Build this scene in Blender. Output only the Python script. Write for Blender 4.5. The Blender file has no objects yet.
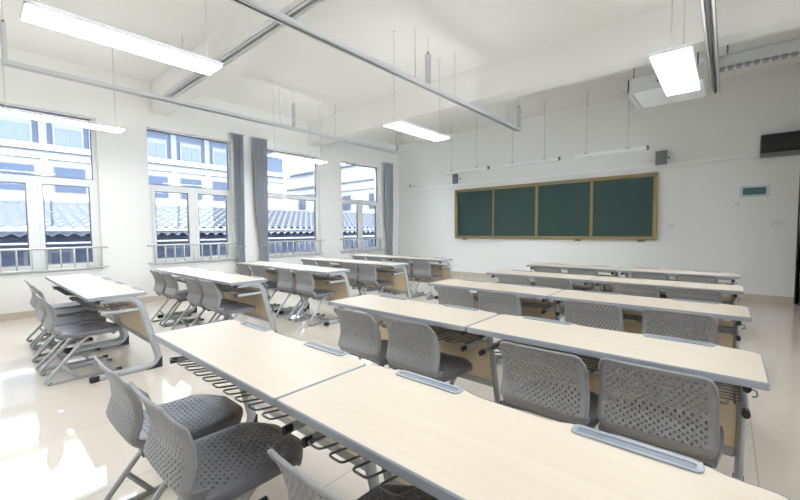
import bpy, math, random
from mathutils import Vector, Matrix
random.seed(7)
S = bpy.context.scene
C = S.collection
pi = math.pi

# ---------------------------------------------------------------- camera
F_PX, YAW, PITCH, ROLL = 376.66, 0.7141, 0.0521, -0.0073
cam_data = bpy.data.cameras.new('camera')
cam = bpy.data.objects.new('camera', cam_data); C.objects.link(cam)
cam_data.sensor_width = 36.0
cam_data.lens = 36.0 * F_PX / 800.0
cam_data.clip_start = 0.02; cam_data.clip_end = 300
_cy, _sy, _cp, _sp = math.cos(YAW), math.sin(YAW), math.cos(PITCH), math.sin(PITCH)
fwd = Vector((-_sy*_cp, _cy*_cp, -_sp)); rt = Vector((_cy, _sy, 0)); up = rt.cross(fwd)
rt2 = math.cos(ROLL)*rt + math.sin(ROLL)*up
up2 = -math.sin(ROLL)*rt + math.cos(ROLL)*up
M = Matrix((rt2, up2, -fwd)).transposed().to_4x4()
M.translation = Vector((1.4468, 0.0, 1.2833))
cam.matrix_world = M
S.camera = cam

# ---------------------------------------------------------------- world, light, exposure
SKY_STRENGTH = 9.0
LAMP_STRENGTH = 12.0
UPFILL_STRENGTH = 3.0
S.view_settings.view_transform = 'Standard'
S.view_settings.look = 'None'
S.view_settings.gamma = 1.0
S.view_settings.use_curve_mapping = False
S.view_settings.exposure = 0.76
w = bpy.data.worlds.new('overcast_sky'); S.world = w; w.use_nodes = True
nt = w.node_tree; nt.nodes.clear()
wo = nt.nodes.new('ShaderNodeOutputWorld'); bg = nt.nodes.new('ShaderNodeBackground')
bg.inputs['Color'].default_value = (0.92, 0.96, 1.0, 1); bg.inputs['Strength'].default_value = SKY_STRENGTH
nt.links.new(bg.outputs[0], wo.inputs[0])

# ---------------------------------------------------------------- materials
def lin(c):
    return tuple((x/255/12.92) if x/255 <= 0.04045 else ((x/255+0.055)/1.055)**2.4 for x in c)
def mat(name, rgb, rough=0.5, metal=0.0, spec=0.5, noise=0.0, nscale=20.0, coat=0.0, bump=0.0):
    m = bpy.data.materials.new(name); m.use_nodes = True
    n = m.node_tree; b = n.nodes['Principled BSDF']
    c = lin(rgb)
    b.inputs['Roughness'].default_value = rough
    b.inputs['Metallic'].default_value = metal
    b.inputs['Specular IOR Level'].default_value = spec
    b.inputs['Coat Weight'].default_value = coat
    tc = n.nodes.new('ShaderNodeTexCoord')
    nz = n.nodes.new('ShaderNodeTexNoise'); nz.inputs['Scale'].default_value = nscale
    nz.inputs['Detail'].default_value = 3
    n.links.new(tc.outputs['Object'], nz.inputs['Vector'])
    mx = n.nodes.new('ShaderNodeMix'); mx.data_type = 'RGBA'
    mx.inputs['A'].default_value = tuple(x*(1-noise) for x in c) + (1,)
    mx.inputs['B'].default_value = tuple(min(1, x*(1+noise)) for x in c) + (1,)
    n.links.new(nz.outputs['Fac'], mx.inputs['Factor'])
    n.links.new(mx.outputs['Result'], b.inputs['Base Color'])
    if bump:
        bp = n.nodes.new('ShaderNodeBump'); bp.inputs['Strength'].default_value = bump
        bp.inputs['Distance'].default_value = 0.002
        n.links.new(nz.outputs['Fac'], bp.inputs['Height']); n.links.new(bp.outputs['Normal'], b.inputs['Normal'])
    return m
def emit(name, rgb, strength):
    m = bpy.data.materials.new(name); m.use_nodes = True
    n = m.node_tree; b = n.nodes['Principled BSDF']
    b.inputs['Base Color'].default_value = (0.9, 0.9, 0.9, 1)
    b.inputs['Emission Color'].default_value = lin(rgb) + (1,)
    b.inputs['Emission Strength'].default_value = strength
    return m
def wood(name, rgb, rgb2, rough=0.3, axis=0):
    m = bpy.data.materials.new(name); m.use_nodes = True
    n = m.node_tree; b = n.nodes['Principled BSDF']; b.inputs['Roughness'].default_value = rough
    b.inputs['Specular IOR Level'].default_value = 0.3
    tc = n.nodes.new('ShaderNodeTexCoord'); mp = n.nodes.new('ShaderNodeMapping')
    mp.inputs['Scale'].default_value = (1.5, 30, 30) if axis == 0 else (30, 1.5, 30)
    nz = n.nodes.new('ShaderNodeTexNoise'); nz.inputs['Scale'].default_value = 1.6; nz.inputs['Detail'].default_value = 5
    n.links.new(tc.outputs['Object'], mp.inputs['Vector']); n.links.new(mp.outputs['Vector'], nz.inputs['Vector'])
    r = n.nodes.new('ShaderNodeValToRGB')
    r.color_ramp.elements[0].position = 0.3; r.color_ramp.elements[1].position = 0.7
    r.color_ramp.elements[0].color = lin(rgb2) + (1,); r.color_ramp.elements[1].color = lin(rgb) + (1,)
    n.links.new(nz.outputs['Fac'], r.inputs['Fac']); n.links.new(r.outputs['Color'], b.inputs['Base Color'])
    return m
def floor_mat():
    m = bpy.data.materials.new('polished_tile'); m.use_nodes = True
    n = m.node_tree; b = n.nodes['Principled BSDF']
    tc = n.nodes.new('ShaderNodeTexCoord')
    br = n.nodes.new('ShaderNodeTexBrick')
    br.offset = 0.0; br.squash = 1.0
    br.inputs['Scale'].default_value = 1.0
    br.inputs['Brick Width'].default_value = 0.8; br.inputs['Row Height'].default_value = 0.8
    br.inputs['Mortar Size'].default_value = 0.0035; br.inputs['Mortar Smooth'].default_value = 0.1
    br.inputs['Color1'].default_value = lin((228, 219, 206)) + (1,)
    br.inputs['Color2'].default_value = lin((226, 217, 204)) + (1,)
    br.inputs['Mortar'].default_value = lin((182, 172, 158)) + (1,)
    n.links.new(tc.outputs['Object'], br.inputs['Vector'])
    n.links.new(br.outputs['Color'], b.inputs['Base Color'])
    mr = n.nodes.new('ShaderNodeMapRange')
    mr.inputs['To Min'].default_value = 0.045; mr.inputs['To Max'].default_value = 0.5
    n.links.new(br.outputs['Fac'], mr.inputs['Value']); n.links.new(mr.outputs['Result'], b.inputs['Roughness'])
    b.inputs['Specular IOR Level'].default_value = 0.6
    return m
def glass_mat():
    m = bpy.data.materials.new('window_glass'); m.use_nodes = True
    n = m.node_tree; n.nodes.clear()
    o = n.nodes.new('ShaderNodeOutputMaterial'); t = n.nodes.new('ShaderNodeBsdfTransparent')
    g = n.nodes.new('ShaderNodeBsdfGlossy'); g.inputs['Roughness'].default_value = 0.02
    t.inputs['Color'].default_value = (0.93, 0.97, 1.0, 1)
    f = n.nodes.new('ShaderNodeFresnel'); f.inputs['IOR'].default_value = 1.35
    x = n.nodes.new('ShaderNodeMixShader')
    n.links.new(f.outputs[0], x.inputs[0]); n.links.new(t.outputs[0], x.inputs[1]); n.links.new(g.outputs[0], x.inputs[2])
    n.links.new(x.outputs[0], o.inputs[0])
    return m
WALL = mat('white_paint', (241, 240, 237), 0.7, noise=0.01, nscale=2)
CEIL = mat('ceiling_paint', (243, 242, 239), 0.8, noise=0.01, nscale=2)
FLOOR = floor_mat()
SKIRT = mat('beige_skirting_tile', (206, 196, 180), 0.25)
UPVC = mat('white_upvc', (232, 233, 232), 0.35)
GASKET = mat('dark_gasket', (70, 76, 84), 0.5)
GLASS = glass_mat()
STEEL = mat('brushed_steel', (205, 205, 203), 0.35, 0.35, noise=0.05)
GALV = mat('galvanized_rail', (216, 217, 217), 0.4, 0.15, noise=0.08, nscale=25)
GALVD = mat('dark_slot', (95, 96, 98), 0.5, 0.3)
WHITE = mat('white_plastic', (230, 230, 228), 0.4)
WHITEM = mat('white_enamel', (248, 248, 247), 0.3)
BLACK = mat('black_plastic', (38, 38, 40), 0.45, noise=0.1)
CURT = mat('grey_curtain_cloth', (170, 174, 182), 0.85, noise=0.05, nscale=60)
TOPW = wood('pale_maple_laminate', (212, 200, 182), (207, 194, 175), 0.42)
PANELW = wood('maple_panel', (232, 213, 180), (225, 203, 168), 0.4)
EDGE = mat('grey_edge_band', (143, 148, 155), 0.4)
TRAY = mat('grey_tray_plastic', (148, 154, 162), 0.35)
TRAYD = mat('tray_groove', (122, 130, 141), 0.4)
FRAME = mat('silver_powder_coat', (172, 174, 176), 0.35, 0.25, noise=0.03)
BACK = mat('grey_backrest_plastic', (134, 134, 135), 0.42, noise=0.02)
SEAT = mat('dark_seat_plastic', (108, 108, 114), 0.36, noise=0.03)
WIRE = mat('grey_wire', (120, 122, 124), 0.35, 0.4)
CHALK = mat('green_chalkboard', (39, 68, 64), 0.45, noise=0.08, nscale=3)
GOLD = mat('champagne_aluminium', (152, 136, 98), 0.35, 0.45, noise=0.06)
DOORW = mat('dark_brown_door', (84, 66, 56), 0.4, noise=0.1)
SPKG = mat('grey_speaker_grille', (122, 124, 126), 0.6, noise=0.1, nscale=200)
DISP = mat('teal_display', (70, 110, 114), 0.3, noise=0.2, nscale=30)
PALEP = mat('pale_blue_plastic', (206, 220, 226), 0.4)
PLATE = mat('switch_plate', (232, 231, 228), 0.4)
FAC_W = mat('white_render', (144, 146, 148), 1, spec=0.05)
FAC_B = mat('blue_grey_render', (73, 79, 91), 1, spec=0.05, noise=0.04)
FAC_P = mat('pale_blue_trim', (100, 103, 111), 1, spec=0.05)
FAC_G = mat('blue_window_glass', (57, 65, 82), 0.6, spec=0.2, noise=0.15, nscale=1.5)
FAC_GL = mat('bright_window_glass', (77, 84, 100), 0.6, spec=0.2, noise=0.1, nscale=1.5)
TILE = mat('blue_grey_roof_tile', (35, 38, 48), 0.45, spec=0.35, noise=0.15, nscale=3)
FASC = mat('dark_fascia', (64, 69, 85), 1, spec=0.05)
GROUND = mat('yard_paving', (57, 57, 61), 1, spec=0.05, noise=0.05)
UPFILL = emit('added_uplight', (255, 253, 250), UPFILL_STRENGTH)
LAMP = emit('lamp_diffuser', (250, 252, 255), LAMP_STRENGTH)

# ---------------------------------------------------------------- mesh helpers
class MB:
    def __init__(s): s.v = []; s.f = []; s.m = []
    def add(s, vs, fs, mi=0):
        o = len(s.v); s.v += [tuple(p) for p in vs]
        s.f += [tuple(i+o for i in f) for f in fs]; s.m += [mi]*len(fs); return s
    def box(s, x0, x1, y0, y1, z0, z1, mi=0):
        vs = [(x, y, z) for x in (x0, x1) for y in (y0, y1) for z in (z0, z1)]
        return s.add(vs, [(0,1,3,2), (4,6,7,5), (0,4,5,1), (2,3,7,6), (0,2,6,4), (1,5,7,3)], mi)
    def bbox(s, x0, x1, y0, y1, z0, z1, r=0.004, mi=0):
        """box with bevelled edges"""
        xs = (x0, x1); ys = (y0, y1); zs = (z0, z1); vs = []; idx = {}
        sg = (1, -1)
        for a in (0, 1):
            for b in (0, 1):
                for c in (0, 1):
                    P = (xs[a], ys[b], zs[c]); d = (sg[a]*r, sg[b]*r, sg[c]*r)
                    for k in range(3):
                        p = [P[i] + (0 if i == k else d[i]) for i in range(3)]
                        idx[(a, b, c, k)] = len(vs); vs.append(p)
        fs = []
        for k in range(3):
            i, j = [q for q in range(3) if q != k]
            for sd in (0, 1):
                q = []
                for (u, v) in ((0,0), (1,0), (1,1), (0,1)):
                    t = [0,0,0]; t[k] = sd; t[i] = u; t[j] = v; q.append(idx[(*t, k)])
                fs.append(tuple(q))
        for k in range(3):
            i, j = [q for q in range(3) if q != k]
            for u in (0, 1):
                for v in (0, 1):
                    t0 = [0,0,0]; t0[i] = u; t0[j] = v; t1 = list(t0); t1[k] = 1
                    fs.append((idx[(*t0, i)], idx[(*t1, i)], idx[(*t1, j)], idx[(*t0, j)]))
        for a in (0, 1):
            for b in (0, 1):
                for c in (0, 1):
                    fs.append((idx[(a,b,c,0)], idx[(a,b,c,1)], idx[(a,b,c,2)]))
        return s.add(vs, fs, mi)
    def tube(s, pts, r, n=8, mi=0, sx=1.0, closed=False, caps=True):
        """tube along a polyline; sx flattens it across the local side axis"""
        P = [Vector(p) for p in pts]; N = len(P); vs = []; fs = []
        prev = None
        for i, p in enumerate(P):
            if closed: d = (P[(i+1) % N] - P[i-1])
            else: d = (P[min(i+1, N-1)] - P[max(i-1, 0)])
            d.normalize()
            if prev is None:
                a = Vector((1, 0, 0)) if abs(d.x) < 0.9 else Vector((0, 1, 0))
                u = (a - d*a.dot(d)).normalized()
            else: u = (prev - d*prev.dot(d)).normalized()
            prev = u; v = d.cross(u)
            for k in range(n):
                t = 2*pi*k/n
                vs.append(p + u*(r*sx*math.cos(t)) + v*(r*math.sin(t)))
        for i in range(N if closed else N-1):
            j = (i+1) % N
            for k in range(n):
                l = (k+1) % n
                fs.append((i*n+k, i*n+l, j*n+l, j*n+k))
        if caps and not closed:
            fs.append(tuple(range(n))[::-1]); fs.append(tuple((N-1)*n+k for k in range(n)))
        return s.add(vs, fs, mi)
    def prism(s, poly, z0, z1, mi=0):
        n = len(poly)
        vs = [(x, y, z0) for x, y in poly] + [(x, y, z1) for x, y in poly]
        fs = [tuple(range(n))[::-1], tuple(range(n, 2*n))] + [(i, (i+1) % n, n+(i+1) % n, n+i) for i in range(n)]
        return s.add(vs, fs, mi)
    def build(s, name, mats, parent=None, smooth=False, loc=None):
        me = bpy.data.meshes.new(name); me.from_pydata(s.v, [], s.f); me.validate()
        for mm in (mats if isinstance(mats, (list, tuple)) else [mats]): me.materials.append(mm)
        import bmesh
        for i, p in enumerate(me.polygons):
            if i < len(s.m): p.material_index = s.m[i]
        bm = bmesh.new(); bm.from_mesh(me); bmesh.ops.recalc_face_normals(bm, faces=bm.faces); bm.to_mesh(me); bm.free()
        if smooth:
            for p in me.polygons: p.use_smooth = True
        o = bpy.data.objects.new(name, me); C.objects.link(o)
        if loc is not None: o.location = loc
        if parent is not None: o.parent = parent
        return o
def auto_smooth(o, deg=40):
    me = o.data
    for p in me.polygons: p.use_smooth = True
    me.set_sharp_from_angle(angle=math.radians(deg))
    return o
def fillet(pts, r, n=5):
    out = [Vector(pts[0])]
    for i in range(1, len(pts)-1):
        a, b, c = Vector(pts[i-1]), Vector(pts[i]), Vector(pts[i+1])
        d1 = (a-b); d2 = (c-b); rr = min(r, d1.length*0.48, d2.length*0.48)
        p = b + d1.normalized()*rr; q = b + d2.normalized()*rr
        for k in range(n+1):
            t = k/n; out.append(p*(1-t)**2 + b*2*t*(1-t) + q*t*t)
    out.append(Vector(pts[-1])); return out
def tag(o, label=None, cat=None, group=None, kind=None):
    if label: o['label'] = label
    if cat: o['category'] = cat
    if group: o['group'] = group
    if kind: o['kind'] = kind
    return o
def empty(name, loc, label=None, cat=None, group=None):
    o = bpy.data.objects.new(name, None); C.objects.link(o); o.location = loc; o.empty_display_size = 0.1
    return tag(o, label, cat, group)
def copy_tree(o, parent=None):
    c = o.copy(); C.objects.link(c); c.parent = parent
    for ch in list(o.children): copy_tree(ch, c)
    return c
def struct(name, mb, m, smooth=False):
    return tag(mb.build(name, m, smooth=smooth), kind='structure')

# ---------------------------------------------------------------- the room shell
K = 0.955                                   # room walls relative to the camera station
def kx(x): return 1.4468 + (x-1.4468)*K
def ky(y): return y*K
def kz(z): return 1.2833 + (z-1.2833)*K
FZ = 0.035                                  # floor level
XW, XR, YF, YB, ZC = kx(-6.68), kx(2.37), ky(9.31), -4.7, 3.92
TH = 0.24
struct('floor', MB().box(XW-TH, XR+0.2, YB-0.2, YF+0.2, -0.15, FZ), FLOOR)
struct('ceiling', MB().box(XW-TH, XR+0.2, YB-0.2, YF+0.2, ZC, ZC+0.15), CEIL)
struct('wall_front', MB().box(XW-TH, XR+0.2, YF, YF+0.2, 0, ZC), WALL)
struct('wall_back', MB().box(XW-TH, XR+0.2, YB-0.2, YB, 0, ZC), WALL)
DY0, DY1, DZ = YF-1.03, YF-0.07, 2.14
FILL_RW = [(0.5, 3.3), (4.3, 7.1)]  # unseen right-wall windows, added to bring daylight onto the front wall
RZ0, RZ1 = 1.3, 2.6
rb = MB(); ys = [YB] + [y for p in FILL_RW for y in p] + [DY0]
for i in range(0, len(ys), 2): rb.box(XR, XR+0.2, ys[i], ys[i+1], 0, ZC)
for a, b in FILL_RW: rb.box(XR, XR+0.2, a, b, 0, RZ0).box(XR, XR+0.2, a, b, RZ1, ZC)
struct('wall_right', rb.box(XR, XR+0.2, DY1, YF, 0, ZC).box(XR, XR+0.2, DY0, DY1, DZ, ZC), WALL)
WINS = [(ky(a), ky(b)) for a, b in ((-4.70, -3.11), (-2.38, -0.79), (-0.05, 1.54), (2.28, 3.87), (4.59, 6.18), (6.91, 8.48))]  # first two are unseen, added behind the camera for extra daylight
WZ0, WZ1 = kz(0.66), kz(3.22)
wl = MB(); ys = [YB] + [y for p in WINS for y in p] + [YF]
for i in range(0, len(ys), 2): wl.box(XW-TH, XW, ys[i], ys[i+1], 0, ZC)
for a, b in WINS:
    wl.box(XW-TH, XW, a, b, 0, WZ0).box(XW-TH, XW, a, b, WZ1, ZC)
struct('wall_left', wl, WALL)
struct('trim_1', MB().box(XW, XR, 5.58, 5.88, 3.40, ZC), CEIL)      # downstand beam
struct('trim_5', MB().box(XW, XR, -1.20, -0.92, 3.40, ZC), CEIL)
struct('trim_2', MB().box(XW, XR, 2.28, 2.50, 3.40, ZC), CEIL)      # downstand beam
BH = FZ+0.10
struct('baseboard_front', MB().box(XW, XR, YF-0.012, YF, FZ, BH), SKIRT)
struct('baseboard_left', MB().box(XW, XW+0.012, YB, YF-0.012, FZ, BH), SKIRT)
struct('baseboard_right', MB().box(XR-0.012, XR, YB, DY0-0.08, FZ, BH), SKIRT)
struct('baseboard_back', MB().box(XW+0.012, XR-0.012, YB, YB+0.012, FZ, BH), SKIRT)
# slim conduit strip running along the blackboard wall
struct('trim_3', MB().bbox(kx(-6.05), XR, YF-0.025, YF, kz(2.545), kz(2.59), 0.004), WHITEM)

def frame_rect(mb, y0, y1, z0, z1, t, x0, x1, mi=0):
    mb.box(x0, x1, y0, y1, z1-t, z1, mi).box(x0, x1, y0, y1, z0, z0+t, mi)
    mb.box(x0, x1, y0, y0+t, z0+t, z1-t, mi).box(x0, x1, y1-t, y1, z0+t, z1-t, mi)
ZT = kz(2.15)   # transom
for wi, (a, b) in enumerate(WINS):
    xi, xo = XW-0.10, XW-0.16
    fb = MB(); hd = 0.014                       # slim head and near jamb of the upper light
    fb.box(xo, xi, a, b, WZ1-hd, WZ1).box(xo, xi, a, b, WZ0, WZ0+0.055)
    fb.box(xo, xi, a, a+0.055, WZ0+0.055, ZT-0.03).box(xo, xi, a, a+hd, ZT-0.03, WZ1-hd).box(xo, xi, b-0.055, b, WZ0+0.055, WZ1-hd)
    fb.box(xo, xi, a+hd, b-0.055, ZT-0.03, ZT+0.03)
    mid = (a+b)/2
    if wi != 4: fb.box(xo, xi, mid-0.035, mid+0.035, WZ0+0.055, ZT-0.03)
    fr = struct('window_%d' % (wi+1), fb, UPVC)
    g = MB(); frame_rect(g, a+hd, b-0.055, ZT+0.03, WZ1-hd, 0.012, xo+0.015, xi-0.004); g.build('gasket', GASKET, fr)
    MB().box(xo+0.025, xo+0.031, a+hd, b-0.056, ZT+0.031, WZ1-hd).build('pane', GLASS, fr)
    parts = [(a+0.055, mid-0.035), (mid+0.035, b-0.055)] if wi != 4 else [(a+0.055, b-0.055)]
    for k, (p, q) in enumerate(parts):
        sb = MB(); st = 0.055 if wi != 4 else 0.03
        frame_rect(sb, p, q, WZ0+0.055, ZT-0.03, st, xo+0.01, xi+0.012)
        sa = sb.build('sash', UPVC, fr)
        g = MB(); frame_rect(g, p+st, q-st, WZ0+0.055+st, ZT-0.03-st, 0.01, xo+0.02, xi+0.006); g.build('gasket', GASKET, sa)
        MB().box(xo+0.03, xo+0.036, p+st, q-st, WZ0+0.055+st, ZT-0.03-st).build('pane', GLASS, sa)
        if wi != 4:
            hy = q-0.03 if k == 0 else p+0.03
            MB().bbox(xi+0.012, xi+0.03, hy-0.012, hy+0.012, 1.36, 1.44, 0.003).bbox(xi+0.03, xi+0.042, hy-0.01, hy+0.01, 1.28, 1.42, 0.003).build('window_handle', WHITEM, sa)
    MB().bbox(XW-0.10, XW+0.035, a-0.03, b+0.03, WZ0-0.025, WZ0, 0.005).build('window_sill', WHITE, fr)

for wi, (a, b) in enumerate(FILL_RW):  # frames and panes of the added right-wall windows
    fb = MB(); frame_rect(fb, a, b, RZ0, RZ1, 0.05, XR+0.08, XR+0.14)
    fb.box(XR+0.08, XR+0.14, (a+b)/2-0.03, (a+b)/2+0.03, RZ0+0.05, RZ1-0.05)
    fr = struct('window_%d' % (len(WINS)+1+wi), fb, UPVC)
    MB().box(XR+0.10, XR+0.106, a+0.05, b-0.05, RZ0+0.05, RZ1-0.05).build('pane', GLASS, fr)
# unseen corridor added to cut daylight from the right windows: slab, parapet, roof slab
struct('added_corridor', MB().box(XR+0.2, XR+2.6, YB-0.2, YF+0.2, -0.15, FZ).box(XR+2.45, XR+2.6, YB-0.2, YF+0.2, FZ, 1.1).box(XR+0.2, XR+2.6, YB-0.2, YF+0.2, 3.5, 3.65), GROUND)
# door on the right wall, close to the corner
db = MB().box(XR-0.015, XR+0.08, DY0-0.07, DY0, 0, DZ+0.07).box(XR-0.015, XR+0.08, DY1, DY1+0.06, 0, DZ+0.07).box(XR-0.015, XR+0.08, DY0, DY1, DZ, DZ+0.07)
dr = struct('door_1', db, DOORW)
MB().box(XR+0.03, XR+0.07, DY0, DY1, FZ+0.003, DZ).build('door_leaf', DOORW, dr)
MB().tube(fillet([(XR+0.03, DY0+0.08, 1.0), (XR-0.03, DY0+0.08, 1.0), (XR-0.03, DY0+0.19, 1.0)], 0.02), 0.009).build('door_handle', STEEL, dr, smooth=True)

# ---------------------------------------------------------------- buildings and ground outside
yard = struct('trim_4', MB().box(-60, XW-TH-0.02, -12, 50, -0.75, -0.55), GROUND)
# low tiled-roof building
low = empty('tiled_roof_building', (-12, 6, -0.55), 'long low building outside with blue-grey tiled roof', 'building')
def rel(mb, base):
    mb.v = [(x-base[0], y-base[1], z-base[2]) for x, y, z in mb.v]; return mb
LB = (-12, 6, -0.55)
def roof_mesh(xe, ze, xr, zr, y0, y1, rows):
    mb = MB(); ny = int((y1-y0)/0.045); n_per = 3; vs = []; nr = 0
    L = []
    for r in range(rows):
        for k in range(n_per): L.append((r + k/(n_per-1)*0.999, 0.085*(1-k/(n_per-1))))
    for (t, lift) in L:
        f = t/rows
        x = xe+(xr-xe)*f; z = ze+(zr-ze)*f
        for j in range(ny+1):
            y = y0+(y1-y0)*j/ny
            vs.append((x, y, z + lift + 0.085*abs(math.sin(pi*y/0.27))))
        nr += 1
    W = ny+1
    return mb.add(vs, [(i*W+j, i*W+j+1, (i+1)*W+j+1, (i+1)*W+j) for i in range(nr-1) for j in range(ny)])
RY0, RY1 = -6.0, 17.0
rel(roof_mesh(-11.2, 1.28, -14.6, 2.14, RY0, RY1, 9), LB).build('roof', TILE, low, smooth=True)
rel(roof_mesh(-10.6, 1.09, -11.25, 1.20, RY0, RY1, 2), LB).build('lower_eave', TILE, low, smooth=True)
rel(MB().box(-14.6, -11.25, RY0, RY1, -0.55, 1.26).box(-11.28, -11.18, RY0, RY1, 1.1, 1.33), LB).build('wall', FASC, low)
rel(MB().box(-10.62, -10.5, RY0, RY1, 1.02, 1.06), LB).build('gutter', FAC_W, low)
rel(MB().tube([(-14.6, RY0, 2.2), (-14.6, RY1, 2.2)], 0.12), LB).build('ridge', TILE, low, smooth=True)
for k in range(15):
    y = RY0 + 0.9 + k*1.5
    wf = rel(MB().box(-11.26, -11.2, y, y+0.9, 0.0, 0.85), LB).build('window', FAC_P, low)
    rel(MB().box(-11.22, -11.18, y+0.06, y+0.42, 0.06, 0.79).box(-11.22, -11.18, y+0.48, y+0.84, 0.06, 0.79), LB).build('pane', FAC_G, wf)
# tall pale building behind
TBc = (-27, 4, -0.55)
tall = empty('office_building', TBc, 'tall pale office building across the yard with blue windows', 'building')
def TB(mb): return rel(mb, TBc)
Y0b, Y1b = -8.0, 16.6
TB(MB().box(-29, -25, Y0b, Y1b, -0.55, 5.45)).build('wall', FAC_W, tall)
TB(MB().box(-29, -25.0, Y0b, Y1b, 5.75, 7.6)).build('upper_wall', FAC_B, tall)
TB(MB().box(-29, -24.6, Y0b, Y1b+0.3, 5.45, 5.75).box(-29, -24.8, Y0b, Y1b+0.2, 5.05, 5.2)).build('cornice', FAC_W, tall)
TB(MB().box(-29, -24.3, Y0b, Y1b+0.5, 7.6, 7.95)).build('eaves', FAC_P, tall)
for k in range(12):
    yc = 1.6 + (k-4)*2.0 - 0.1 + 0.3
    if yc > Y1b-1.0 or yc < Y0b+1: continue
    wf = TB(MB().box(-25.0, -24.9, yc-0.62, yc+0.62, 5.8, 6.95)).build('window', FAC_P, tall)
    TB(MB().box(-24.92, -24.87, yc-0.52, yc-0.04, 5.85, 6.7).box(-24.92, -24.87, yc+0.04, yc+0.52, 5.85, 6.7)).build('pane', FAC_GL, wf)
    wf = TB(MB().box(-25.0, -24.93, yc-0.66, yc+0.66, 3.4, 4.75)).build('window', FAC_P, tall)
    TB(MB().box(-24.95, -24.9, yc-0.6, yc+0.6, 4.1, 4.68).box(-24.95, -24.9, yc-0.6, yc+0.6, 3.45, 4.02)).build('pane', FAC_G, wf)
    TB(MB().box(-25.0, -24.85, yc+0.85, yc+1.15, 2.0, 5.05)).build('pilaster', FAC_W, tall)
    TB(MB().box(-25.0, -24.85, yc+0.85, yc+1.15, 5.75, 7.6)).build('pilaster', FAC_P, tall)
# white wing seen through the far windows
WBc = (-22, 22, -0.55)
wing = empty('white_wing_building', WBc, 'white rendered building wing with ledges beyond the far windows', 'building')
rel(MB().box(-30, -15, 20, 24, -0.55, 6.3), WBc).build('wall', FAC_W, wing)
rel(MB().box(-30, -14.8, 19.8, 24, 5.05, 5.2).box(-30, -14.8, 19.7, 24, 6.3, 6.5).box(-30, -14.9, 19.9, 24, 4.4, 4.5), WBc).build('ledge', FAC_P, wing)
for x in (-27.5, -24.5, -21.4, -18.4, -16.3):
    wf = rel(MB().box(x-0.5, x+0.5, 19.92, 20, 2.9, 4.1), WBc).build('window', FAC_P, wing)
    rel(MB().box(x-0.42, x-0.03, 19.88, 19.93, 2.98, 4.02).box(x+0.03, x+0.42, 19.88, 19.93, 2.98, 4.02), WBc).build('pane', FAC_G, wf)

# ---------------------------------------------------------------- guard rails on the windows
WN = ['leftmost window', 'second window from the left', 'third window from the left', 'farthest window']
for wi, (a, b) in enumerate(WINS[2:]):
    x = XW+0.05
    r = empty('window_guard_rail', (x, (a+b)/2, WZ0), 'low steel guard rail with upright bars across the ' + WN[wi], 'guard rail', 'guard rails on the windows')
    def L(p): return (p[0]-x, p[1]-(a+b)/2, p[2]-WZ0)
    for z, rr in ((kz(1.035), 0.016), (kz(0.70), 0.015)):
        MB().tube([L((XW, a-0.06, z)), L((x, a-0.06, z)), L((x, b+0.06, z)), L((XW, b+0.06, z))], rr).build('rail', STEEL, r, smooth=False)
    n = 9
    for k in range(n+1):
        y = a + 0.04 + (b-a-0.08)*k/n
        MB().tube([L((x, y, kz(0.70))), L((x, y, kz(1.035)))], 0.011, 6).build('upright_bar', STEEL, r, smooth=True)

# ---------------------------------------------------------------- curtains
def curtain(y0, y1, tie0, tie1, label, folds):
    y0, y1, tie0, tie1 = ky(y0), ky(y1), ky(tie0), ky(tie1)
    """hanging folded cloth; tie0..tie1 is the gathered width at the tie-back"""
    n = folds*8; zs = [3.27, 3.1, 2.9, 2.5, 2.1, 1.7, 1.4, 1.2, 1.08, 1.0, 0.93, 0.85, 0.7, 0.5, 0.3, 0.1, 0.06]
    prof = []
    for z in zs:
        if z > 1.02: t = max(0, (3.0-z)/2.0)**3
        elif z > 0.9: t = 1.0
        else: t = 1-min(1, (0.9-z)/0.8)*0.5
        prof.append((y0+(tie0-y0)*t, y1+(tie1-y1)*t, t))
    base = Vector((XW+0.13, (y0+y1)/2, 0)); vs = []
    for side in (0, 1):
        for (a, b, t), z in zip(prof, zs):
            for j in range(n+1):
                f = j/n
                dx = 0.045*(1-0.45*t)*math.sin(2*pi*folds*f) + 0.01*math.sin(5*pi*f+z)
                vs.append((dx - 0.004*side, a+(b-a)*f+0.006*math.sin(2*pi*folds*f*2)-base.y, z))
    W = n+1; H = len(zs); fs = []
    for side in (0, 1):
        o = side*W*H
        fs += [(o+i*W+j, o+i*W+j+1, o+(i+1)*W+j+1, o+(i+1)*W+j) for i in range(H-1) for j in range(n)]
    r = MB().add(vs, fs).build('curtain', CURT, smooth=True, loc=base)
    tag(r, label, 'curtain', 'grey curtains beside the windows')
    tb = []
    for k in range(24):
        t = 2*pi*k/24; tb.append((0.045*math.cos(t), (tie0+tie1)/2-base.y + ((tie1-tie0)/2+0.008)*math.sin(t), 0.97))
    MB().tube(tb, 0.016, 6, closed=True).build('tie_back', CURT, r, smooth=True)
    hk = MB().tube([(-0.13, (tie1)-base.y+0.02, 0.99), (0.0, tie1-base.y+0.0, 0.97)], 0.006).build('hook', STEEL, r)
    MB().tube([(0, y0-base.y-0.03, 3.28), (0, y1-base.y+0.03, 3.28)], 0.012).build('rod', STEEL, r)
    MB().tube([(-0.13, y0-base.y-0.01, 3.28), (0, y0-base.y-0.01, 3.28)], 0.009).build('bracket', STEEL, r)
curtain(3.80, 4.05, 3.86, 4.02, 'grey tied curtain at the right edge of second window, left of the pair', 4)
curtain(4.27, 4.61, 4.40, 4.58, 'wider grey tied curtain at the left edge of third window', 5)
curtain(8.54, 8.92, 8.62, 8.86, 'grey tied curtain alone in the far corner by the blackboard wall', 5)

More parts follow.
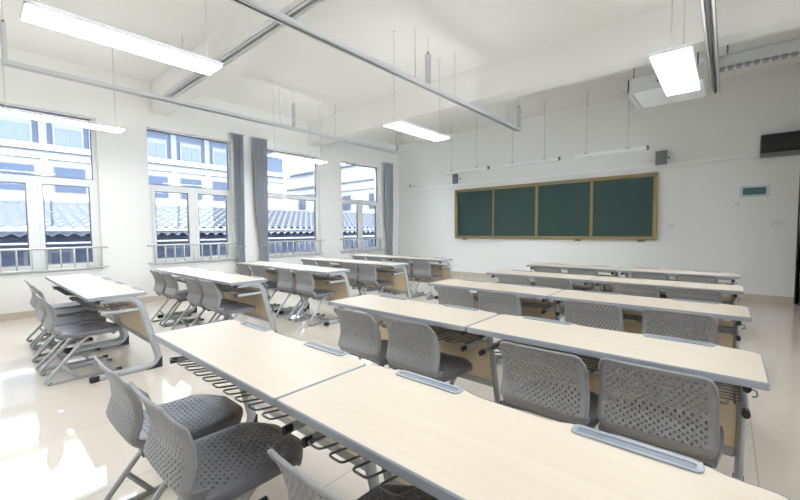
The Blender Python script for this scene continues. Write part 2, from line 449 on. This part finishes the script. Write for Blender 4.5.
# ---------------------------------------------------------------- desks
DL, DD, DT = 1.196, 0.434, 0.024      # length, depth, thickness
def desk_outline(grow=0.0, n=5):
    hx = DL/2 + grow; y0 = -grow; y1 = DD-0.004+grow
    def corner(cx, cy, r, a0, a1):
        return [(cx+r*math.cos(a0+(a1-a0)*k/n), cy+r*math.sin(a0+(a1-a0)*k/n)) for k in range(n+1)]
    pts = corner(-hx+0.012, y0+0.012, 0.012, pi, 1.5*pi) + corner(hx-0.012, y0+0.012, 0.012, 1.5*pi, 2*pi)
    pts += corner(hx-0.045, y1-0.045, 0.045, 0, pi/2)
    for c in (0.31, -0.31):
        for (dx, dy) in ((0.21, 0), (0.175, 0.005), (0.15, 0.017), (0.13, 0.021), (-0.13, 0.021), (-0.15, 0.017), (-0.175, 0.005), (-0.21, 0)):
            pts.append((c+dx, y1+dy))
    pts += corner(-hx+0.045, y1-0.045, 0.045, pi/2, pi)
    return pts
def make_desk():
    r = empty('student_desk', (0, 0, 0))
    H = 0.75-FZ
    # base of the Empty sits under the student-side edge, floor level
    ins = [(x*0.9905, 0.005+(y)*0.978) for x, y in desk_outline()]
    top = MB().prism(ins, H-DT+0.002, H).build('desktop', TOPW, r)
    eb = MB(); o = desk_outline(); n = len(o)
    vs = [(x, y, H-DT-0.003) for x, y in o] + [(x, y, H-0.003) for x, y in o] + [(x*0.995, 0.0025+y*0.988, H+0.0008) for x, y in o] + [(x, y, H+0.0004) for x, y in ins] + [(x, y, H-DT-0.003) for x, y in ins]
    fs = []
    for a, b in ((0, 1), (1, 2), (2, 3), (4, 0)):
        fs += [(a*n+i, a*n+(i+1) % n, b*n+(i+1) % n, b*n+i) for i in range(n)]
    eb.add(vs, fs).build('edge_band', EDGE, r)
    # pencil trays along the far edge
    for c in (-0.31, 0.31):
        t = MB(); y0, y1 = DD-0.038, DD+0.013
        def rr(hx, a, b, q, m=5):
            out = []
            for (cx, cy, s0) in ((-hx+q, a+q, pi), (hx-q, a+q, 1.5*pi), (hx-q, b-q, 0), (-hx+q, b-q, pi/2)):
                out += [(cx+q*math.cos(s0+pi/2*k/m), cy+q*math.sin(s0+pi/2*k/m)) for k in range(m+1)]
            return out
        A = rr(0.138, y0, y1, 0.016); B = rr(0.125, y0+0.012, y1-0.012, 0.009); m = len(A)
        vs = [(c+x, y, H+0.001) for x, y in A] + [(c+x*0.99, y*0.999+0.0004, H+0.005) for x, y in A] + [(c+x, y, H+0.004) for x, y in B] + [(c+x*0.99, y, H-0.009) for x, y in B]
        fs = []
        for a in range(3): fs += [(a*m+i, a*m+(i+1) % m, (a+1)*m+(i+1) % m, (a+1)*m+i) for i in range(m)]
        t.add(vs, fs).add([(c+x*0.99, y, H+0.0015) for x, y in B], [tuple(range(m))], 1)
        t.build('pencil_tray', [TRAY, TRAYD], r)
    # side frames
    for s in (-1, 1):
        x = s*(DL/2-0.055)
        P = fillet([(x, 0.12, 0.675), (x, 0.365, 0.675), (x, 0.525, 0.03), (x, 0.03, 0.022)], 0.115, 8)
        leg = MB().tube(P, 0.029, 12, sx=0.58).build('leg', FRAME, r); auto_smooth(leg)
        MB().bbox(x-0.02, x+0.02, 0.0, 0.07, 0.0, 0.05, 0.008).build('foot_cap', BLACK, leg)
        fc = MB(); poly = [(0.40, 0.0), (0.53, 0.0), (0.532, 0.10), (0.512, 0.075), (0.486, 0.035), (0.45, 0.012)]
        vs = [(x-0.02, y, z) for y, z in poly] + [(x+0.02, y, z) for y, z in poly]
        k = len(poly)
        fc.add(vs, [tuple(range(k)), tuple(range(k, 2*k))[::-1]] + [(i, (i+1) % k, k+(i+1) % k, k+i) for i in range(k)])
        fc.build('foot_cap', BLACK, leg)
        for z, y1 in ((0.662, 0.30), (0.565, 0.36)):
            ar = MB().tube([(x, 0.075, z), (x, y1, z)], 0.0165, 10, sx=0.72).build('support_arm', FRAME, r); auto_smooth(ar)
            cp = MB().tube([(x, 0.064, z), (x, 0.068, z), (x, 0.094, z)], 0.0165, 10, sx=0.78).build('end_cap', BLACK, ar); auto_smooth(cp)
        MB().tube(fillet([(x+s*0.012, 0.12, 0.645), (x+s*0.028, 0.12, 0.643), (x+s*0.032, 0.12, 0.622), (x+s*0.016, 0.12, 0.617)], 0.014), 0.003, 6).build('bag_hook', WIRE, r, smooth=True)
    # modesty panel follows the leaning legs
    pm = MB(); xa = DL/2-0.072
    def py(z): return 0.383+(0.62-z)*0.245
    vs = []
    for z in (0.25, 0.60):
        for dy in (-0.006, 0.009):
            vs += [(-xa, py(z)+dy, z), (xa, py(z)+dy, z)]
    pm.add(vs, [(0,1,3,2), (4,5,7,6), (0,1,5,4), (2,3,7,6), (0,2,6,4), (1,3,7,5)]).build('modesty_panel', PANELW, r)
    MB().bbox(-xa, xa, py(0.23)-0.012, py(0.23)+0.012, 0.205, 0.25, 0.004).build('stretcher', FRAME, r)
    # wire book shelf: long wires with a looped front lip
    wb = MB(); z = 0.575; xs0 = -DL/2+0.085
    for y in (0.165, 0.20, 0.235, 0.275, 0.315, 0.345): wb.tube([(xs0-0.02, y, z), (-xs0+0.02, y, z)], 0.0035, 6)
    for k in range(5):
        xx = xs0 + (-2*xs0)*k/4; wb.tube([(xx, 0.15, z-0.006), (xx, 0.35, z-0.006)], 0.004, 6)
    wb.build('wire_shelf', WIRE, r, smooth=True)
    lp = MB(); nl = 10; pitch = (-2*xs0)/nl; pts = []
    for k in range(nl):
        a = xs0+pitch*(k+0.2); b = xs0+pitch*(k+0.8)
        pts += [(a, 0.15, z+0.004), (a, 0.042, z+0.022), (b, 0.042, z+0.022), (b, 0.15, z+0.004)]
    lp.tube(fillet(pts, 0.016, 3), 0.0036, 6).build('looped_lip', WIRE, r, smooth=True)
    MB().bbox(-xa, xa, 0.27, 0.31, 0.645, 0.685, 0.004).build('top_rail', FRAME, r)
    return r

# ---------------------------------------------------------------- chairs
def shell(fn, nx, ny, hole, hs=0.33, hv=0.36):
    """perforated grid surface; fn(u,v)->xyz with u,v in 0..1; hole(i,j) says which cells are pierced"""
    V = {}; vs = []
    def vid(u2, v2):
        k = (u2, v2)
        if k not in V: V[k] = len(vs); vs.append(fn(u2/(2*nx), v2/(2*ny)))
        return V[k]
    fs = []
    for i in range(nx):
        for j in range(ny):
            ring = [vid(2*i, 2*j), vid(2*i+1, 2*j), vid(2*i+2, 2*j), vid(2*i+2, 2*j+1), vid(2*i+2, 2*j+2), vid(2*i+1, 2*j+2), vid(2*i, 2*j+2), vid(2*i, 2*j+1)]
            if hole(i, j):
                inner = []
                cu, cv = (i+0.5)/nx, (j+0.5)/ny
                for (a, b) in ((-.6,-.6), (0,-1), (.6,-.6), (1,0), (.6,.6), (0,1), (-.6,.6), (-1,0)):
                    inner.append(len(vs)); vs.append(fn(cu+a*hs/nx, cv+b*hv/ny))
                for k in range(8): fs.append((ring[k], ring[(k+1) % 8], inner[(k+1) % 8], inner[k]))
            else: fs.append(tuple(ring))
    return vs, fs
def interp(tab, t):
    for (a, pa), (b, pb) in zip(tab, tab[1:]):
        if t <= b:
            f = (t-a)/(b-a); f = f*f*(3-2*f)*0.5 + f*0.5
            return tuple(x+(y-x)*f for x, y in zip(pa, pb))
    return tab[-1][1]
BACKP = [(0, (0.022, 0.395)), (0.08, (-0.016, 0.422)), (0.17, (-0.033, 0.455)), (0.3, (-0.022, 0.49)), (0.45, (-0.010, 0.53)), (0.62, (-0.014, 0.59)), (0.83, (-0.036, 0.66)), (1, (-0.066, 0.722))]
def back_fn(u, v):
    y, z = interp(BACKP, v); s = 2*u-1
    hw = 0.194 - 0.012*max(0, v-0.3)
    k = max(0.0, abs(s)-0.80)/0.20                    # rounded upper corners
    zz = z - max(0, (v-0.80)/0.20)*0.036*(1-math.sqrt(max(0, 1-k*k)))
    k2 = max(0.0, abs(s)-0.86)/0.14
    if v < 0.17: zz += (0.17-v)/0.17*0.042*(1-math.sqrt(max(0, 1-k2*k2)))
    yy = y + 0.012*abs(s)**3 + 0.016*(max(0, abs(s)-0.9)/0.1)**2
    return (s*hw, yy, zz)
def rim(fn, n=60):
    P = []
    for k in range(n): P.append(fn(k/n, 0))
    for k in range(n): P.append(fn(1, k/n))
    for k in range(n): P.append(fn(1-k/n, 1))
    for k in range(n): P.append(fn(0, 1-k/n))
    return P[::2]
def seat_fn(u, v):
    s = 2*u-1; y = 0.012 + 0.448*v
    hw = 0.19 + 0.018*math.sin(pi*min(1, v*0.9+0.05))
    c = max(0, (v-0.75)/0.25)
    yy = y - 0.060*c*max(0, abs(s)-0.45)**1.6/0.55**1.6
    hw *= 1-0.06*c**2
    z = 0.412 - 0.014*math.cos(s*pi/2)*math.sin(pi*min(1, v*1.1)) - 0.028*max(0, (v-0.75)/0.25)**2 + 0.010*(1-v)**3
    z -= 0.014*abs(s)**6
    return (s*hw, yy, z)
def make_chair():
    r = empty('student_chair', (0, 0, 0))
    nx, ny = 30, 23
    vs, fs = shell(back_fn, nx, ny, lambda i, j: (i+j) % 2 == 0 and 2 <= i < nx-2 and 4 <= j < ny-1, 0.38, 0.44)
    b = MB().add(vs, fs).build('backrest', BACK, r, smooth=True)
    m = b.modifiers.new('thickness', 'SOLIDIFY'); m.thickness = 0.006; m.offset = 0
    MB().tube(rim(back_fn), 0.0062, 8, closed=True).build('backrest_rim', BACK, r, smooth=True)
    nx, ny = 26, 24
    vs, fs = shell(seat_fn, nx, ny, lambda i, j: (i+j) % 2 == 0 and 2 <= i < nx-2 and 2 <= j < ny-2, 0.40, 0.24)
    st = MB().add(vs, fs).build('seat', SEAT, r, smooth=True)
    m = st.modifiers.new('thickness', 'SOLIDIFY'); m.thickness = 0.006; m.offset = -1
    P = rim(seat_fn); sk = MB(); n = len(P)
    cen = (0, 0.235)
    q = []
    for dz, sc in ((0.001, 1.0), (-0.005, 1.014), (-0.020, 1.012), (-0.034, 0.985), (-0.034, 0.965), (-0.005, 0.985)):
        q += [((x-cen[0])*sc+cen[0], (y-cen[1])*sc+cen[1], z+dz) for x, y, z in P]
    sk.add(q, [(a*n+i, a*n+(i+1) % n, ((a+1) % 6)*n+(i+1) % n, ((a+1) % 6)*n+i) for a in range(6) for i in range(n)])
    auto_smooth(sk.build('seat_rim', SEAT, r))
    for s in (-1, 1):
        x = s*0.168
        P = fillet([(x, 0.42, 0.012), (x, -0.085, 0.012), (x, 0.215, 0.362), (x, 0.36, 0.366)], 0.055, 6)
        lg = MB().tube(P, 0.0132, 8).build('leg', FRAME, r, smooth=True)
        MB().tube([(x, 0.03, 0.158), (x, 0.135, 0.012)], 0.012, 8).build('brace', FRAME, lg, smooth=True)
        MB().tube([(x, 0.40, 0.0135), (x, 0.445, 0.0135)], 0.0135, 8).build('foot_cap', BLACK, lg)
        MB().tube([(x, -0.05, 0.0125), (x, -0.03, 0.0125)], 0.0132, 8).build('foot_cap', BLACK, lg)
        MB().bbox(x-0.013, x+0.013, 0.03, 0.055, 0.362, 0.392, 0.004).build('bumper', BLACK, r)
        MB().tube([(x, 0.05, 0.372), (x, 0.26, 0.372)], 0.009, 8).build('seat_rail', FRAME, r, smooth=True)
    MB().tube([(-0.168, 0.28, 0.364), (0.168, 0.28, 0.364)], 0.010, 8).build('crossbar', FRAME, r, smooth=True)
    MB().tube([(-0.168, 0.30, 0.012), (0.168, 0.30, 0.012)], 0.009, 8).build('floor_crossbar', FRAME, r, smooth=True)
    return r

ROWY = [0.6217, 1.7795, 3.034, 4.2543, 5.5031]
ROWDX = [0, 0.035, 0, 0.04, 0.07]           # rows of the window-side block stand slightly out of line
ROWN = ['nearest row', 'second row from the camera', 'middle row', 'fourth row from the camera', 'front row by the blackboard']
BLOCK = {'a': (-4.848, 'window-side block'), 'b': (-0.823, 'right-hand block')}
CX = {('b', 0): (-0.43, 0.04, 0.795, 1.275), ('b', 1): (-0.405, 0.045, 0.83, 1.25), ('b', 2): (-0.45, -0.01, 0.725, 1.23),
      ('b', 3): (-0.41, 0.035, 0.80, 1.245), ('b', 4): (-0.47, 0.0, 0.76, 1.20),
      ('a', 0): (-4.40, -3.945, -3.38, -2.87), ('a', 1): (-4.385, -3.94, -3.185, -2.745), ('a', 2): (-4.48, -4.03, -3.29, -2.83),
      ('a', 3): (-4.42, -3.965, -3.318, -2.88), ('a', 4): (-4.40, -3.95, -3.22, -2.745)}
POS = ['leftmost', 'second from left', 'third from left', 'rightmost']
first_desk = True; first_chair = True
desk0 = make_desk(); chair0 = make_chair()
for ri, y in enumerate(ROWY):
    for bk in 'ba':
        x0, bn = BLOCK[bk]
        for k in (0, 1):
            d = desk0 if first_desk else copy_tree(desk0); first_desk = False
            d.location = (x0 + 0.6 + 1.2*k + (ROWDX[ri] if bk == 'a' else 0), y, FZ)
            tag(d, 'pale maple desk, %s of the pair in %s, %s' % (('left', 'right')[k], ROWN[ri], bn), 'desk', 'desks in the ' + bn)
        for k in range(4):
            c = chair0 if first_chair else copy_tree(chair0); first_chair = False
            cx = CX[(bk, ri)][k]
            oy = -0.068
            if (bk, ri) == ('b', 1): oy = (-0.08, -0.068, -0.09, -0.045)[k]
            if ri == 0: oy = {('b', 0): -0.222, ('b', 1): -0.205, ('b', 2): -0.105, ('b', 3): -0.11,
                             ('a', 0): -0.14, ('a', 1): -0.14}.get((bk, k), -0.18)
            c.location = (cx, y + oy, FZ)
            c.rotation_euler = (0, 0, random.uniform(-0.012, 0.012) if ri else 0)
            tag(c, 'grey perforated chair, %s in the %s, %s' % (POS[k], ROWN[ri], bn), 'chair', 'chairs in the ' + bn)

# ---------------------------------------------------------------- hanging lamps
LZ = 2.70
def make_lamp(x, y, label, lit=True):
    r = empty('panel_light', (x, y, LZ), label, 'ceiling light', 'lit rectangular lamps hung in rows')
    w, l = 0.145, 0.61
    h = MB().bbox(-w, w, -l, l, 0.006, 0.032, 0.006)
    h.box(-w, -w+0.008, -l, l, -0.002, 0.008).box(w-0.008, w, -l, l, -0.002, 0.008)
    h.box(-w, w, -l, -l+0.008, -0.002, 0.008).box(-w, w, l-0.008, l, -0.002, 0.008)
    h.build('housing', WHITEM, r)
    MB().box(-w+0.009, w-0.009, -l+0.009, l-0.009, 0.0, 0.005).build('diffuser', LAMP, r)
    MB().box(-w+0.03, w-0.03, -l+0.03, l-0.03, 0.0325, 0.037).build('uplight_fill', UPFILL, r)  # glowing strip on the hidden top side, added to brighten the ceiling
    for yy in (-0.53, 0.53):
        MB().tube([(0, yy, 0.032), (0, yy, ZC-LZ)], 0.004, 6).build('hanging_rod', STEEL, r)
        MB().tube([(0, yy, ZC-LZ-0.02), (0, yy, ZC-LZ)], 0.025, 10).build('ceiling_cup', WHITEM, r)
    return r
make_lamp(-2.0, 0.91, 'large bright rectangular lamp at the upper left, nearest the camera')
make_lamp(-5.0, 0.91, 'bright lamp seen edge-on in front of the leftmost window')
make_lamp(-1.97, 4.38, 'bright rectangular lamp at middle height, left of the hanging rail end')
make_lamp(-4.97, 4.38, 'bright lamp seen edge-on in front of the third window')
make_lamp(1.06, 4.38, 'bright square-looking lamp at upper right beside the rail')
make_lamp(1.03, 0.91, 'added unseen lamp overhead, above the nearest desks')  # out of view; added where the lamp grid continues, to brighten the room

for lx, ll in ((-4.97, 'window side'), (-1.97, 'middle'), (1.03, 'right wall side')):
    make_lamp(lx, -2.57, 'added lamp in an unseen row behind the camera, ' + ll)  # unseen lamps, added because the front wall came out too dark
# blackboard strip lamps
for i, (a, b) in enumerate(((-3.96, -2.74), (-2.38, -1.16), (-0.87, 0.35))):
    cx = (a+b)/2; hl = (b-a)/2
    z = 2.70
    r = empty('strip_light', (cx, 7.95, z), 'unlit slim white strip lamp above the blackboard, ' + ('leftmost', 'middle', 'rightmost')[i] + ' of three', 'strip light', 'strip lamps above the blackboard')
    MB().prism([(-hl, -0.03), (hl, -0.03), (hl, 0.05), (-hl, 0.05)], -0.012, 0.012).build('reflector', WHITEM, r)
    MB().bbox(-hl+0.02, hl-0.02, -0.018, 0.018, 0.012, 0.04, 0.004).build('housing', WHITEM, r)
    t = MB().tube([(-hl+0.03, 0.02, -0.026), (hl-0.03, 0.02, -0.026)], 0.013, 8).build('lamp_tube', WHITE, r)
    for x in (-hl+0.22, hl-0.30):
        MB().tube([(x, 0, 0.04), (x, 0, ZC-z)], 0.006, 6).build('hanging_rod', STEEL, r)
        MB().bbox(x-0.035, x+0.035, -0.012, 0.012, 0.038, 0.052, 0.003).build('clip', GALVD, r)
    MB().bbox(hl-0.02, hl+0.02, -0.025, 0.03, -0.025, 0.045, 0.004).build('end_bracket', GALVD, r)
    MB().tube(fillet([(hl-0.30, 0, ZC-z-0.13), (hl-0.36, 0, ZC-z-0.16), (hl-0.46, 0.02, ZC-z-0.10), (hl-0.47, 0.02, ZC-z)], 0.05), 0.005, 6).build('cable', WHITE, r, smooth=True)

# ---------------------------------------------------------------- suspended metal rails
RZ = 3.20
def rail_y(x, y0, y1, posts, rods, label, w=0.042):
    r = empty('suspended_rail', (x, (y0+y1)/2, RZ), label, 'rail', 'galvanized rails hung from the ceiling')
    yc = (y0+y1)/2; a, b = y0-yc, y1-yc
    # slotted C channel: web and two lipped flanges, open side down
    m = MB().box(-w, w, a, b, 0.05, 0.054).box(-w, -w+0.004, a, b, 0, 0.05).box(w-0.004, w, a, b, 0, 0.05)
    m.box(-w, -w+0.022, a, b, 0.0, 0.004).box(w-0.022, w, a, b, 0.0, 0.004)
    m.build('channel', GALV, r)
    MB().box(-0.008, 0.008, a+0.05, b-0.05, 0.012, 0.048).build('conductor_slot', GALVD, r)
    for p in posts:
        q = p-yc
        ps = MB().box(-0.035, 0.035, q-0.02, q-0.016, 0.05, 0.47).box(-0.035, -0.031, q-0.02, q+0.02, 0.05, 0.47).box(0.031, 0.035, q-0.02, q+0.02, 0.05, 0.47).build('post', GALV, r)
        MB().tube([(0, q, 0.44), (0, q, 0.50)], 0.012, 8).build('bolt', GALVD, ps)
        MB().tube([(0, q, 0.50), (0, q, ZC-RZ)], 0.004, 6).build('hanger_rod', GALV, ps)
    for p in rods:
        MB().tube([(0, p-yc, 0.05), (0, p-yc, ZC-RZ)], 0.006, 6).build('hanger_rod', GALV, r)
    return r
rail_y(-4.83, 0.36, 7.20, (0.39, 4.19, 7.18), (1.4, 3.9, 5.2), 'long metal rail hung nearest the window wall')
rail_y(-1.69, 0.30, 7.22, (4.23, 7.20), (3.95, 4.9, 6.6), 'metal rail hung over the middle of the room, ending in an upright')
rail_y(1.27, 2.9, 7.2, (), (3.4, 5.2), 'metal rail at the upper right that points towards the camera', 0.05)
xr = empty('cross_rail', (-1.75, 2.05, RZ+0.055), 'wide metal rail crossing the ceiling from left to right', 'rail')
MB().box(-3.1, 3.9, -0.05, 0.05, 0.06, 0.064).box(-3.1, 3.9, -0.05, -0.046, 0, 0.06).box(-3.1, 3.9, 0.046, 0.05, 0, 0.06).box(-3.1, 3.9, -0.05, -0.02, 0, 0.004).box(-3.1, 3.9, 0.02, 0.05, 0, 0.004).build('channel', GALV, xr)
for x in (-2.4, -0.6, 0.6, 2.6):
    MB().tube([(x, -0.02, 0.06), (x, -0.02, ZC-RZ-0.055)], 0.006, 6).build('hanger_rod', GALV, xr)

# overhead unit and perforated tray near the front right
ov = empty('overhead_projector_unit', (0.74, 6.85, 3.21), 'white flat box in metal brackets hung under the ceiling, upper right', 'projector')
MB().bbox(-0.38, 0.42, -0.45, 0.45, 0.02, 0.17, 0.01).build('body', WHITEM, ov)
MB().box(-0.43, -0.38, -0.50, 0.50, -0.02, 0.015).box(-0.43, -0.41, -0.50, 0.50, 0.015, 0.20).build('bracket', GALV, ov)
MB().box(-0.43, 0.42, -0.50, -0.47, 0.015, 0.21).build('front_plate', GALV, ov)
MB().tube([(-0.06, -0.51, 0.11), (-0.06, -0.47, 0.11)], 0.02, 10).build('lens', GALVD, ov)
for x in (-0.36, 0.36):
    MB().tube([(x, -0.48, 0.2), (x, -0.48, ZC-3.21)], 0.007, 6).build('hanging_rod', GALVD, ov)
tr = empty('cable_tray', (1.79, 6.40, 3.285), 'perforated metal cable tray at the upper right edge', 'cable tray')
MB().box(-0.56, 0.56, -0.04, -0.036, 0.03, 0.17).box(-0.56, 0.56, -0.04, 0.06, 0.166, 0.17).box(-0.56, 0.56, 0.056, 0.06, 0.03, 0.17).build('channel', GALV, tr)
tt = MB()
for k in range(14): tt.box(-0.55+k*0.08, -0.50+k*0.08, -0.04, 0.06, 0.0, 0.03)
tt.build('slotted_edge', FRAME, tr)
MB().bbox(0.44, 0.52, -0.07, 0.08, 0.12, 0.23, 0.008).build('clamp', BLACK, tr)
for x in (-0.4, 0.48): MB().tube([(x, 0.01, 0.2), (x, 0.01, ZC-3.285)], 0.008, 6).build('hanging_rod', GALVD, tr)

# ---------------------------------------------------------------- blackboard
bx0, bx1, bz0, bz1 = kx(-4.45), kx(0.37), kz(1.045), kz(2.42)
bb = empty('blackboard', ((bx0+bx1)/2, YF, bz0), 'wide green sliding blackboard in a brass-coloured frame', 'blackboard')
o = ((bx0+bx1)/2, YF, bz0)
def B(mb): return rel(mb, o)
f = MB(); t = 0.055
f.bbox(bx0, bx1, YF-0.11, YF, bz1-t, bz1, 0.006).bbox(bx0, bx1, YF-0.11, YF, bz0, bz0+t, 0.006)
f.bbox(bx0, bx0+t, YF-0.11, YF, bz0+t, bz1-t, 0.006).bbox(bx1-t, bx1, YF-0.11, YF, bz0+t, bz1-t, 0.006)
B(f).build('frame', GOLD, bb)
B(MB().box(bx0+t, bx1-t, YF-0.03, YF-0.002, bz0+t, bz1-t)).build('fixed_panel', CHALK, bb)
edges = [bx0+t, kx(-3.27), kx(-2.10), kx(-0.86), bx1-t]
for i in range(4):
    a, b = edges[i], edges[i+1]; y = YF-0.075 if i in (1, 2) else YF-0.05
    p = B(MB().box(a+0.02, b-0.02, y, y+0.012, bz0+t+0.01, bz1-t-0.01)).build('board_panel', CHALK, bb)
    g = MB(); q = 0.022 if i in (0, 3) else 0.03
    for (c, d) in ((a, a+q), (b-q, b)): g.box(c, d, y-0.012, y+0.018, bz0+t, bz1-t)
    g.box(a+q, b-q, y-0.008, y+0.016, bz0+t, bz0+t+0.018).box(a+q, b-q, y-0.008, y+0.016, bz1-t-0.018, bz1-t)
    B(g).build('panel_frame', GOLD, p)
for x in (kx(-4.15), kx(-1.14), kx(0.1)): B(MB().bbox(x-0.06, x+0.06, YF-0.09, YF-0.03, bz0-0.035, bz0, 0.006)).build('bottom_latch', GOLD, bb)

# ---------------------------------------------------------------- things on the front wall
def small_speaker(x, z, label):
    r = empty('wall_speaker', (kx(x), YF, kz(z)), label, 'speaker', 'small wall speakers beside the blackboard')
    MB().bbox(-0.10, 0.10, -0.14, -0.02, -0.14, 0.14, 0.012).build('cabinet', WHITE, r)
    MB().bbox(-0.092, 0.092, -0.152, -0.141, -0.132, 0.132, 0.004).build('grille', SPKG, r)
    MB().bbox(-0.03, 0.03, -0.02, 0, -0.05, 0.05, 0.004).build('bracket', STEEL, r)
    MB().tube([(0.10, -0.08, 0.0), (0.125, -0.08, 0.0)], 0.022, 10).build('knob', SPKG, r)
small_speaker(-4.40, 2.73, 'small grey and white speaker on wall above the blackboard, left end')
small_speaker(0.42, 2.69, 'small grey speaker on wall above the blackboard, right end')
r = empty('security_camera', (kx(-5.95), YF, kz(2.66)), 'small white security camera on wall, left of blackboard', 'camera')
MB().tube([(0.05, 0, 0), (0.05, -0.02, 0)], 0.045, 12).build('mount', WHITE, r)
MB().tube([(0.05, -0.02, 0), (0.02, -0.09, 0.01)], 0.014, 8).build('arm', WHITE, r)
cb = MB().tube([(0.08, -0.06, 0.03), (-0.02, -0.16, 0.0), (-0.05, -0.19, -0.01)], 0.042, 12).build('body', WHITE, r); auto_smooth(cb)
MB().tube([(-0.046, -0.186, -0.008), (-0.068, -0.208, -0.016)], 0.032, 12).build('lens', BLACK, r)
r = empty('loudspeaker', (kx(2.10), YF, kz(2.72)), 'wide black loudspeaker high on the wall at the right edge', 'speaker')
cab = MB(); hx = 0.235
poly = [(-0.02, -0.15), (-0.24, -0.15), (-0.27, -0.10), (-0.27, 0.13), (-0.24, 0.15), (-0.02, 0.15)]
vs = [(-hx, y, z) for y, z in poly] + [(hx, y, z) for y, z in poly]; k = len(poly)
cab.add(vs, [tuple(range(k)), tuple(range(k, 2*k))[::-1]] + [(i, (i+1) % k, k+(i+1) % k, k+i) for i in range(k)])
cab.build('cabinet', BLACK, r)
MB().bbox(-hx+0.01, hx-0.01, -0.282, -0.268, -0.10, 0.13, 0.004).build('grille', BLACK, r)
MB().bbox(-hx, hx, -0.25, -0.02, -0.20, -0.15, 0.006).build('base_tray', SPKG, r)
MB().bbox(-0.05, 0.05, -0.02, 0, -0.1, 0.1, 0.003).build('bracket', STEEL, r)
r = empty('wall_display', (kx(1.80), YF, kz(1.945)), 'small white control panel with teal display on the wall', 'display')
MB().bbox(-0.185, 0.185, -0.02, 0, -0.10, 0.085, 0.005).build('housing', PALEP, r)
MB().bbox(-0.145, 0.145, -0.026, -0.0205, -0.065, 0.055, 0.002).build('screen', DISP, r)
def plate(x, z, w, h, label):
    r = empty('switch_plate', (kx(x), YF, kz(z)), label, 'switch plate', 'plates on the front wall')
    MB().bbox(-w, w, -0.010, 0, -h, h, 0.003).build('plate', PLATE, r)
    MB().bbox(-w*0.5, w*0.5, -0.014, -0.0102, -h*0.5, h*0.5, 0.001).build('rocker', WHITE, r)
plate(-6.18, 1.84, 0.045, 0.045, 'small square wall plate left of the blackboard, left of two')
plate(-5.92, 1.84, 0.045, 0.045, 'small square wall plate left of the blackboard, right of two')
plate(0.60, 1.33, 0.06, 0.045, 'pale wall plate just right of the blackboard, low down')
plate(1.58, 1.72, 0.035, 0.035, 'tiny round-looking wall plate below the teal display')
plate(2.12, 1.36, 0.085, 0.045, 'double wall plate near the right corner of front wall')
